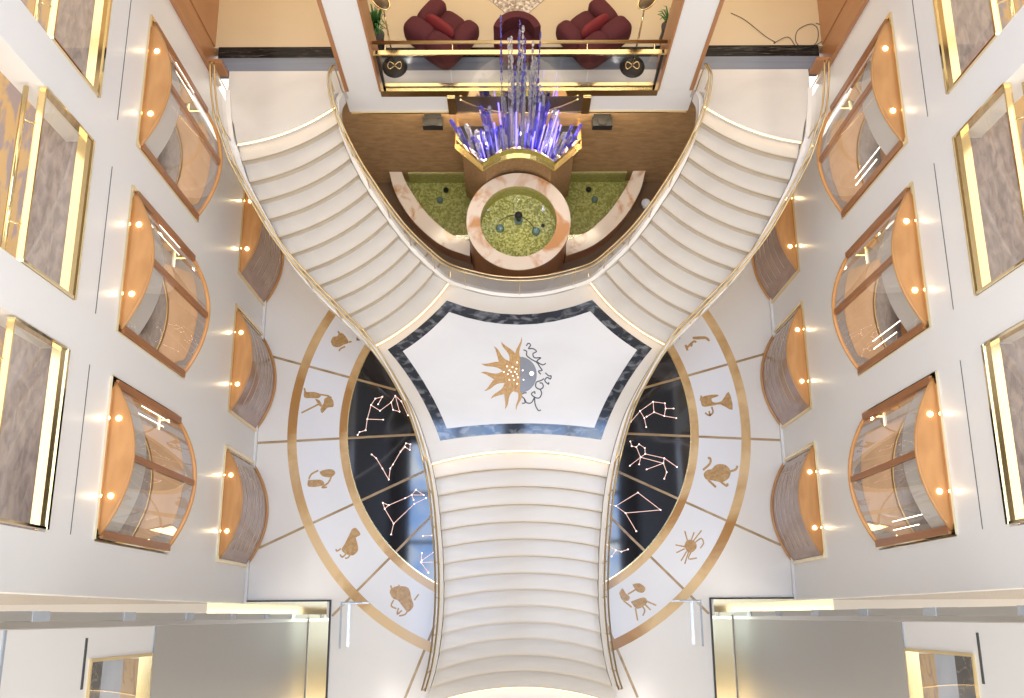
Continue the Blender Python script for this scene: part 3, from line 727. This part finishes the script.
def floor_lamp(u, s, label):
    c = at(u, 67, D); root = thing('floor_lamp', label, 'lamp', c, 0, 'floor lamps on the balcony')
    MB().lathe([(.22, 0), (.22, .02), (.16, .035), (.03, .05)], (0, 0, 0), 24).build('base', 'dark', root, 'dark round base')
    MB().tube([(.12*math.sin(t)*1.0, .07*math.sin(2*t), .05) for t in [2*math.pi*i/24 for i in range(24)]], .012, 6, True).build('base_loop', 'gold', root, 'brass figure-eight loop')
    MB().tube([(0, 0, .03), (0, 0, 1.0), (0, .02, 1.45)], .014, 6).build('pole', 'gold', root, 'thin brass pole')
    # leaf shaped mesh shade on a bent arm
    MB().tube([(0, .02, 1.45), (0, .05, 1.70), (s*.03, .1, 1.75)], .011, 6).build('arm', 'gold', root)
    sh = MB().ball((0, 0, 0), .19, 10, (.55, 1.0, .28)); rot = Matrix.Rotation(math.radians(38*(1 if s < 0 else -1)), 4, 'Z')
    sh.v = [tuple(rot @ Vector(v)+Vector((s*.03, .10, 1.76))) for v in sh.v]; shd = sh.build('shade', 'mesh', root, 'dark leaf shaped mesh shade')
    rm = MB().tube([tuple(rot @ Vector((.11*math.cos(t), .20*math.sin(t), 0))+Vector((s*.03, .10, 1.77))) for t in [2*math.pi*i/20 for i in range(20)]], .012, 6, True); rm.build('shade_rim', 'gold', shd)
floor_lamp(395, -1, 'slim floor lamp with leaf shaded top near the left end of the balcony')
floor_lamp(632, 1, 'slim floor lamp with leaf shaded top near the right end of the balcony')
def plant(u, v, nl, label, h=.8):
    c = at(u, v, D); root = thing('potted_palm', label, 'plant', c)
    MB().lathe([(.06, 0), (.10, .04), (.09, .3), (.11, .42), (.12, .46), (.09, .46)], (0, 0, 0), 18).build('pot', 'soil', root, 'dark slim pot')
    fol = MB(); rr = random.Random(u)
    for i in range(nl):
        a = rr.uniform(0, 6.28); L = rr.uniform(.12, .24); rise = rr.uniform(.25, .6)*h
        p0 = Vector((0, 0, .45)); d = Vector((math.cos(a), math.sin(a), 0)); sd = Vector((-d.y, d.x, 0))
        pts = [p0, p0+d*L*.4+Vector((0, 0, rise*.7)), p0+d*L*.8+Vector((0, 0, rise)), p0+d*L*1.15+Vector((0, 0, rise*.85))]
        wd = [.006, .015, .011, .001]; vs = []
        for p, w in zip(pts, wd): vs += [p+sd*w, p-sd*w+Vector((0, 0, .004))]
        fol.add(vs, [(2*q, 2*q+1, 2*q+3, 2*q+2) for q in range(3)], True)
    fol.build('foliage', 'green', root, 'spiky green leaves')
plant(381, 50, 90, 'spiky green palm in a slim dark pot at the left end of the balcony', 1.15)
plant(664, 42, 26, 'spiky green palm half hidden at the right end of the balcony', .8)
cab = [(718, 12), (738, 17), (760, 30), (775, 41), (800, 42), (812, 37), (822, 45), (830, 40), (838, 48), (832, 51)]
cab = [(742, 13), (765, 20), (785, 36), (795, 42), (808, 43), (822, 37), (830, 47), (836, 51), (850, 43), (852, 30), (845, 24), (832, 30), (830, 42), (840, 48), (856, 41), (858, 28), (850, 23)]
cab = [(u-(14 if i > 0 else 5)-(20 if i > 3 else 6), v) for i, (u, v) in enumerate(cab)]
tag(MB().tube(smooth([at(u, v, D+.012+.003*(i % 3)) for i, (u, v) in enumerate(cab)], 5), .0055, 6).build('cable', 'dark'), 'thin dark cable looped loosely on the beige floor beyond the right opening', 'cable')

# ------------------------------------------------------------------ fountain
BZ = 1.8; BB = BZ-.5; BC = (0, 7.53); BR0, BR1 = .755, 1.03
fo = thing('fountain_basin', 'round fountain basin with peach marble rim and yellow pebbles in the middle', 'fountain', (BC[0], BC[1], 0))
fp = lambda n_, mb, m, l=None, par=None: rel(fo, mb).build(n_, m, par or fo, l)
fp('plinth', MB().strip(arc(BC, BR1-.03, 0, 2*math.pi, 64), arc(BC, BR0+.04, 0, 2*math.pi, 64), 0, BZ-.05), 'woodd', 'brown wooden plinth')
fp('rim', MB().strip(arc(BC, BR0, 0, 2*math.pi, 64), arc(BC, BR1, 0, 2*math.pi, 64), BZ-.05, BZ), 'pink', 'peach marble rim')
fp('inner_wall', MB().strip(arc(BC, BR0, 0, 2*math.pi, 64), arc(BC, BR0+.04, 0, 2*math.pi, 64), BB, BZ-.05), 'pebbled')
fp('pebble_bed', MB().prism(arc(BC, BR0+.02, 0, 2*math.pi, 64)[:-1], BB, BB+.05), 'pebble', 'bed of yellow green pebbles')
fp('water', MB().add([(p[0], p[1], BB+.36) for p in arc(BC, BR0, 0, 2*math.pi, 64)[:-1]], [list(range(64))]), 'water', 'clear shallow water')
cN = at(518.5, 216, BB+.3)
noz = fp('nozzle', MB().lathe([(.05, .05), (.05, .25), (.075, .27), (.075, .36), (.03, .4)], (cN.x, cN.y, BB), 14), 'dark', 'black central nozzle')
fp('nozzle_foot', MB().lathe([(.09, .05), (.09, .08), (.04, .12)], (cN.x, cN.y, BB), 14), 'lampg', None, noz)
for u, v in ((500, 228), (536, 231)):
    c = at(u, v, BB+.1); fp('pool_lamp', MB().lathe([(.085, .05), (.085, .1), (.06, .14), (.03, .16)], (c.x, c.y, BB), 16), 'lampg', 'round underwater lamp')
c = at(543, 225, BB+.1); fp('drain', MB().lathe([(.04, .05), (.04, .08)], (c.x, c.y, BB), 12), 'dark')
tube_pts = smooth([at(u, v, BB+.065) for u, v in ((499, 221), (507, 217), (518, 215), (528, 221), (534, 228))], 4)
fp('hose', MB().tube(tube_pts, .008, 6), 'dark')

def arc_thru(c0, r, x0, x1):
    pass
# quarter pools: rim follows a big circle
PZ = .55
pr_o = [at(u, v, PZ) for u, v in ((389, 170), (395, 192), (410, 217), (430, 237), (448, 248.5), (470, 256))]
pr_i = [at(u, v, PZ) for u, v in ((401, 170), (408, 186), (424, 210), (440, 226), (452, 234.5), (470, 241))]
for s, sd in ((1, 'left'), (-1, 'right')):
    mm = (lambda p: p) if s > 0 else mir
    root = thing('quarter_pool', 'olive mosaic quarter pool with peach marble rim at the %s of the round basin' % sd, 'pool', mm(Vector((-1.4, 8.5, 0))), 0, 'quarter pools beside the basin')
    O = smooth([mm(p) for p in pr_o], 5); I = smooth([mm(p) for p in pr_i], 5)
    O[0].y = I[0].y = 9.2
    q = lambda n_, mb, m, l=None: rel(root, mb).build(n_, m, root, l)
    q('rim', MB().strip(O, I, PZ-.05, PZ), 'pink', 'peach marble rim')
    q('plinth', MB().strip(offset(O, .02*s), offset(I, -.02*s), 0, PZ-.05), 'woodd', 'dark brown wooden front')
    inner = [(p.x, p.y) for p in I]+[(mm(Vector((-.75, 7.2, 0))).x, 7.2), (mm(Vector((-.6, 9.2, 0))).x, 9.2)]
    q('mosaic_bed', MB().prism(inner, .02, .06), 'pebbled', 'olive mosaic bed')
    q('back_tiles', MB().box(*sorted((mm(Vector((-2.35, 0, 0))).x, mm(Vector((-.7, 0, 0))).x)), 9.17, 9.2, .06, PZ-.02), 'pebbled')
    wz = [(p[0], p[1], .45) for p in inner]
    q('water', MB().add(wz, [list(range(len(wz)))]), 'water', 'clear shallow water')
    for (u, v, r_, m_) in ((446, 190, .06, 'dark'), (440, 200, .07, 'lampg')):
        c = mm(at(u, v, .1)); q('pool_lamp', MB().lathe([(r_, .06), (r_, .12), (r_*.6, .16)], (c.x, c.y, 0), 12), m_)
c = at(646, 203, .2); t_ = thing('floor_spotlight', 'small white spotlight on the floor right of the quarter pool', 'spotlight', (c.x, c.y, 0.01))
MB().lathe([(.09, 0), (.09, .04), (.04, .06)], (0, 0, 0), 14).build('foot', 'steel', t_)
MB().lathe([(.05, .06), (.09, .12), (.10, .2), (.08, .21)], (0, 0, 0), 14).build('head', 'white', t_)

# column with brass planter and crystals
PT = 2.8
def pz(u, v, z=PT): p = at(u, v, z); return p
pl_pts = [pz(456, 139.5), pz(482.7, 162.2)]
cen = pz(518, 148.5)
front = [Vector((pl_pts[1].x+(-2*pl_pts[1].x)*i/12, pl_pts[1].y+(cen.y-pl_pts[1].y)*(1-(i/6-1)**2), 0)) for i in range(13)]
plan = [Vector((pl_pts[0].x, 9.2, 0)), Vector((pl_pts[0].x, pl_pts[0].y, 0))]+front+[Vector((-pl_pts[0].x, pl_pts[0].y, 0)), Vector((-pl_pts[0].x, 9.2, 0))]
sc_ = thing('crystal_sculpture', 'brass fan planter of violet and clear crystal prisms with tall rods above the fountain', 'sculpture', (0, 8.7, 0))
sp_ = lambda n_, mb, m, l=None, par=None: rel(sc_, mb).build(n_, m, par or sc_, l)
colp = [(p.x*.93, p.y+.07 if p.y < 9.1 else p.y) for p in plan]
sp_('column', MB().prism(colp, .0, PT-.30), 'brown', 'brown textured column')
inner = [Vector((p.x*.95, p.y+.05 if p.y < 9.1 else p.y, 0)) for p in plan]
sp_('planter_wall', MB().strip(plan, inner, PT-.30, PT), 'gold', 'polished brass planter wall')
lip = [Vector((p.x*1.03, p.y-.045 if p.y < 9.1 else p.y, 0)) for p in plan]
sp_('lower_lip', MB().strip(lip, plan, PT-.33, PT-.28), 'gold')
sp_('planter_bed', MB().prism([(p.x, p.y) for p in inner], PT-.30, PT-.26), 'dark', 'dark bed under the crystals')
rr = random.Random(5)
def prism_crystal(mb, base, tip, w, n=4):
    base = Vector(base); tip = Vector(tip); d = (tip-base).normalized(); a = d.orthogonal().normalized(); b = d.cross(a); ph = rr.uniform(0, 1.5)
    L = (tip-base).length; vs = []
    for t, k4 in ((0, .85), (1-w*1.4/L, 1.0)):
        for j in range(n):
            q = ph+2*math.pi*j/n; vs.append(base+d*L*t+(a*math.cos(q)+b*math.sin(q))*w*k4)
    vs.append(tip)
    mb.add(vs, [list(range(n))[::-1]]+[(j, (j+1) % n, n+(j+1) % n, n+j) for j in range(n)]+[(n+j, n+(j+1) % n, 2*n) for j in range(n)])
    return mb
def inside_y(x):      # front edge of planter at x
    ax = abs(x); fx = abs(pl_pts[1].x)
    if ax < fx: return cen.y+(pl_pts[1].y-cen.y)*(ax/fx)**2
    return pl_pts[1].y+(pl_pts[0].y-pl_pts[1].y)*(ax-fx)/(abs(pl_pts[0].x)-fx)
for i in range(98):
    x = rr.uniform(-1, 1)*abs(pl_pts[0].x)*.86; y0 = inside_y(x)+.07; y = rr.uniform(y0, max(y0+.05, 8.76)) if i % 3 else y0+rr.uniform(0, .1)
    h = rr.uniform(.5, 1.15)+(.95*rr.random() if abs(x) < .65 else 0)
    lean = Vector((x*rr.uniform(.05, .25), rr.uniform(-.2, .1), 0))
    b = Vector((x, min(y, 8.77), PT-.27)); t = b+Vector((lean.x*h, min(lean.y*h, 8.78-b.y), h))
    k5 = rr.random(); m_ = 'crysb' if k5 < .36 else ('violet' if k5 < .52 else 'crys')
    sp_('crystal_prism', prism_crystal(MB(), b, t, .014 if m_ == 'violet' else rr.uniform(.028, .055)), m_, None)
for i in range(44):
    a = rr.uniform(0, 6.28); q = rr.random()**.6*.36; x = q*math.cos(a); y = 8.71+q*math.sin(a)*.16
    ztop = rr.uniform(4.6, 5.8) if i % 2 else rr.uniform(5.0, 6.9)
    prof = [(.008, PT-.27)]; z = max(ztop-1.8, 4.3)
    while z < ztop:
        g = rr.uniform(.014, .03); h = rr.uniform(.07, .16)
        prof += [(.006, z), (g, z+.02), (g*.8, z+h), (.006, z+h+.03)]; z += h+rr.uniform(.06, .16)
    sp_('tall_rod', MB().lathe(prof, (x, y, 0), 5, smooth=False), 'crys' if rr.random() < .62 else 'crysb', None)
# brass niche behind the crystals, set into the fascia
ni = thing('brass_niche', 'brass lined niche with curved bars in the white fascia behind the crystals', 'niche', (0, YF, 3.74))
nx = 1.27; nq = lambda n_, mb, m, l=None: rel(ni, mb).build(n_, m, ni, l)
nq('back_panel', MB().box(-nx, nx, YF-.02, YF-.003, 3.74, D-.17), 'mesh', 'dark brown back panel')
for s in (-1, 1): nq('side_panel', MB().box(*sorted((s*nx, s*(nx-.14))), YF-.06, YF-.0, 3.74, D-.17), 'gold')
for s in (-1, 1):
    nq('curved_bar', MB().tube(smooth([(s*1.05, YF-.06, D-.2), (s*.7, YF-.07, 4.02), (s*.3, YF-.08, 3.86), (s*.02, YF-.08, 3.84)], 6), .022, 8), 'gold')
nq('ledge', MB().box(-OP-.02, OP+.02, YF-.03, YF-.0, 3.72, 3.755), 'gold', 'thin brass edge')
for u, sd in ((433, 'left'), (602, 'right')):
    p = aty(u, 121, 9.1); sp = thing('wall_spotlight', 'black spotlight on the brown wall to the %s of the crystals' % sd, 'spotlight', (p.x, 9.2, p.z), 0, 'black spotlights')
    MB().box(-.16, .16, -.10, 0, -.02, .09).build('bracket', 'dark', sp)
    MB().box(-.19, .19, -.24, -.06, -.10, .08).build('housing', 'dark', sp)
    MB().lathe([(.08, 0), (.09, .03)], (0, -.15, .08), 16).build('lens', 'dark', sp)

# ------------------------------------------------------------------ lift bays behind the side walls
for sx, sn in ((-1, 'left'), (1, 'right')):
    S = lambda a, b: sorted((sx*a, sx*b))
    struct('wall_%s_return' % sn, MB().box(*S(W+.02, 12), .275, .5, 0, 12.6), 'vmarble')
    XS = 4.12
    struct('wall_%s_lift' % sn, MB().box(*S(XS, XS+.12), -6, -.08, 0, 8.5), 'steelp')
    o = MB()
    o.box(*S(XS, XS+.12), -6, -.08, 10.12, 13).box(*S(XS, XS+.12), -.36, -.08, 8.5, 10.12).box(*S(XS, XS+.12), -6, -2.2, 8.5, 10.12)
    struct('wall_%s_lift_upper' % sn, o, 'white2')
    struct('trim_%s_lift' % sn, MB().box(*S(XS-.012, XS), -6, -.08, 8.47, 8.50).box(*S(XS-.012, XS), -6, -.08, 11.75, 11.79), 'bluep')
    struct('trim_%s_joint' % sn, MB().box(*S(XS-.008, XS), -.62, -.17, 10.22, 10.26), 'seam')
    w_ = thing('lift_window', 'brass framed window above the grey %s lift wall with striped floor inside' % sn, 'window', (sx*XS, -1.3, 8.5))
    q = lambda n_, mb, m, l=None: rel(w_, mb).build(n_, m, w_, l)
    q('frame', MB().box(*S(XS-.02, XS+.12), -2.2, -.36, 8.5, 8.53).box(*S(XS-.02, XS+.12), -2.2, -.36, 10.09, 10.12).box(*S(XS-.02, XS+.12), -.39, -.36, 8.53, 10.09), 'gold', 'brass frame')
    q('pane', MB().add([(sx*(XS+.05), -2.2, 8.53), (sx*(XS+.05), -.39, 8.53), (sx*(XS+.05), -.39, 10.09), (sx*(XS+.05), -2.2, 10.09)], [(0, 1, 2, 3)]), 'glass', 'clear glass')
    q('pale_floor', MB().box(*S(XS+.12, XS+.30), -2.2, -.42, 8.4, 8.5), 'vmarble', 'beige marble strip')
    q('grey_floor', MB().box(*S(XS+.30, XS+.52), -2.2, -.42, 8.4, 8.5), 'bgrey', 'grey marble strip')
    q('dark_floor', MB().box(*S(XS+.52, XS+1.3), -2.2, -.42, 8.4, 8.5), 'bblack', 'dark marble strip')
    tr = thing('lift_guide', 'tall steel guide rail with glass clips standing at the %s lift' % sn, 'lift rail', (sx*XS, -.1, 0))
    q2_ = lambda n_, mb, m, l=None: rel(tr, mb).build(n_, m, tr, l)
    q2_('guide_post', MB().box(*S(XS, XS+.22), -.075, -.02, 0, 12), 'steel', 'satin steel post')
    q2_('glass_fin', MB().box(*S(XS, XS+.22), -.018, .06, 0, 12), 'steelp', 'grey edge channel')
    for i in range(6): q2_('clip', MB().box(*S(XS-.01, XS+.22), -.02, .065, 1.3+i*1.95, 1.6+i*1.95), 'bluep', 'pale clip')
    pn = thing('brass_plinth', 'mirror polished brass plinth around the foot of the %s lift' % sn, 'plinth', (sx*4, 0, 0))
    q3 = lambda n_, mb, m, l=None: rel(pn, mb).build(n_, m, pn, l)
    q3('front_panel', MB().box(*S(3.77, 6.1), .0, .30, 0, .04), 'goldm')
    q3('side_panel', MB().box(*S(3.72, 4.10), -3, .0, 0, .04), 'goldm')
    q3('edge_strip', MB().box(*S(3.72, 6.1), .30, .33, 0, .07).box(*S(3.69, 3.72), -3, .33, 0, .07), 'dark', 'dark edge strip')
    gb = thing('glass_barrier', 'short clear glass barrier standing on the floor beside the %s brass plinth' % sn, 'barrier', (sx*3.2, 0, 0))
    q4 = lambda n_, mb, m, l=None: rel(gb, mb).build(n_, m, gb, l)
    q4('glass_panel', MB().add([(sx*3.34, -.55, .03), (sx*3.34, .28, .03), (sx*3.34, .28, .95), (sx*3.34, -.55, .95)], [(0, 1, 2, 3)]), 'glass')
    q4('end_panel', MB().add([(sx*2.95, .27, .03), (sx*3.33, .27, .03), (sx*3.33, .27, .95), (sx*2.95, .27, .95)], [(0, 1, 2, 3)]), 'glass')
    q4('base_channel', MB().box(*S(3.31, 3.365), -.55, .29, 0, .03).box(*S(2.95, 3.31), .25, .29, 0, .03), 'steel')
    q4('top_edge', MB().box(*S(3.32, 3.355), -.55, .28, .95, .965).box(*S(2.95, 3.32), .255, .28, .95, .965), 'bluep')

# ------------------------------------------------------------------ ceiling, skylight, lamps and added fill lights
CZ = 23.0
SKX, SK0, SK1 = 4.55, -1.2, 7.4
mb = MB().box(-9, -SKX, -8, 16, CZ, CZ+.2).box(SKX, 9, -8, 16, CZ, CZ+.2).box(-SKX, SKX, -8, SK0, CZ, CZ+.2).box(-SKX, SKX, SK1, 16, CZ, CZ+.2)
struct('ceiling', mb, 'ceil')
for s_, nm in ((-1, 'wall_left_top'), (1, 'wall_right_top')): struct(nm, MB().box(*sorted((s_*W, s_*(W+.3))), -6, 9.15, 12.6, CZ), 'ceil')  # upper side walls out of view, added to stop bright floor reflections
struct('wall_rear', MB().box(-12, 12, -6.3, -6, 0, 12), 'white2')  # rear wall out of view, added to keep light off the lower lift walls
o = MB().add([(-SKX, SK0, CZ+.1), (SKX, SK0, CZ+.1), (SKX, SK1, CZ+.1), (-SKX, SK1, CZ+.1)], [(0, 1, 2, 3)]).build('window_1', 'sky'); o['kind'] = 'structure'
mb = MB().box(-.42, .42, SK0, SK1, CZ-.15, CZ+.05)
for x in (-2.2, 2.2): mb.box(x-.09, x+.09, SK0, SK1, CZ-.1, CZ+.05)
for y in (1.0, 3.1, 5.2): mb.box(-SKX, SKX, y-.08, y+.08, CZ-.1, CZ+.05)
struct('trim_skylight', mb, 'ceil')

def area(name, loc, size, power, col=(1, .93, .82), rot=(0, 0, 0), sy=None):
    l = bpy.data.lights.new(name, 'AREA'); l.energy = power; l.color = col; l.size = size
    if sy: l.shape = 'RECTANGLE'; l.size_y = sy
    o = bpy.data.objects.new(name, l); C.objects.link(o); o.location = loc; o.rotation_euler = rot; return o
area('lounge_lamp', (0, 12, 7.7), 6, 125, (1, .88, .68), sy=4)
for s in (-1, 1):
    area('lounge_lamp', (s*4.4, 11.5, 7.7), 1.6, 34, (1, .88, .68), sy=4)
    area('added_wall_fill', (s*3.95, -2.7, 13.2), .08, 170, (1, .95, .88), rot=(math.radians(25), s*math.radians(50), 0), sy=4.6)  # fill light hung in mid-air, added to brighten the side walls
    area('deck_lamp', (s*7.0, 4.7, 8.2), 1.2, 190, (1, .9, .76), sy=8)
    area('gallery_lamp', (s*7.0, 4.7, 11.7), 1.5, 85, (1, .9, .78), sy=8)
    pass
area('added_recess_fill', (0, 9.0, 3.7), 4, 80, (1, .85, .6), sy=.2)  # unseen fill added to brighten the brown fountain wall
pass
area('added_hall_fill', (0, -5, 22.9), 10, 900, (1, .86, .68), sy=3)  # unseen warm fill added to lift the brightness of the hall
for x, y in ((-.6, 8.5), (.55, 8.5), (0, 8.72)):
    l = bpy.data.lights.new('crystal_lamp', 'POINT'); l.energy = 5; l.color = (.5, .45, 1); l.shadow_soft_size = .06
    o = bpy.data.objects.new('crystal_lamp', l); C.objects.link(o); o.location = (x, y, PT+.35)

w = bpy.data.worlds.new('World'); bpy.context.scene.world = w; w.use_nodes = True
w.node_tree.nodes['Background'].inputs[0].default_value = (1, .93, .84, 1)
w.node_tree.nodes['Background'].inputs[1].default_value = 2.2

cam = bpy.data.cameras.new('camera'); co = bpy.data.objects.new('camera', cam); C.objects.link(co)
cam.sensor_fit = 'HORIZONTAL'; cam.sensor_width = 36; cam.lens = FPX/1024*36
co.location = (CX, 0, H); co.rotation_euler = CAM_ROT; cam.clip_end = 200
sc = bpy.context.scene; sc.camera = co
sc.view_settings.view_transform = 'Standard'; sc.view_settings.look = 'None'; sc.view_settings.gamma = 1
sc.view_settings.use_curve_mapping = False; sc.view_settings.exposure = 0.25
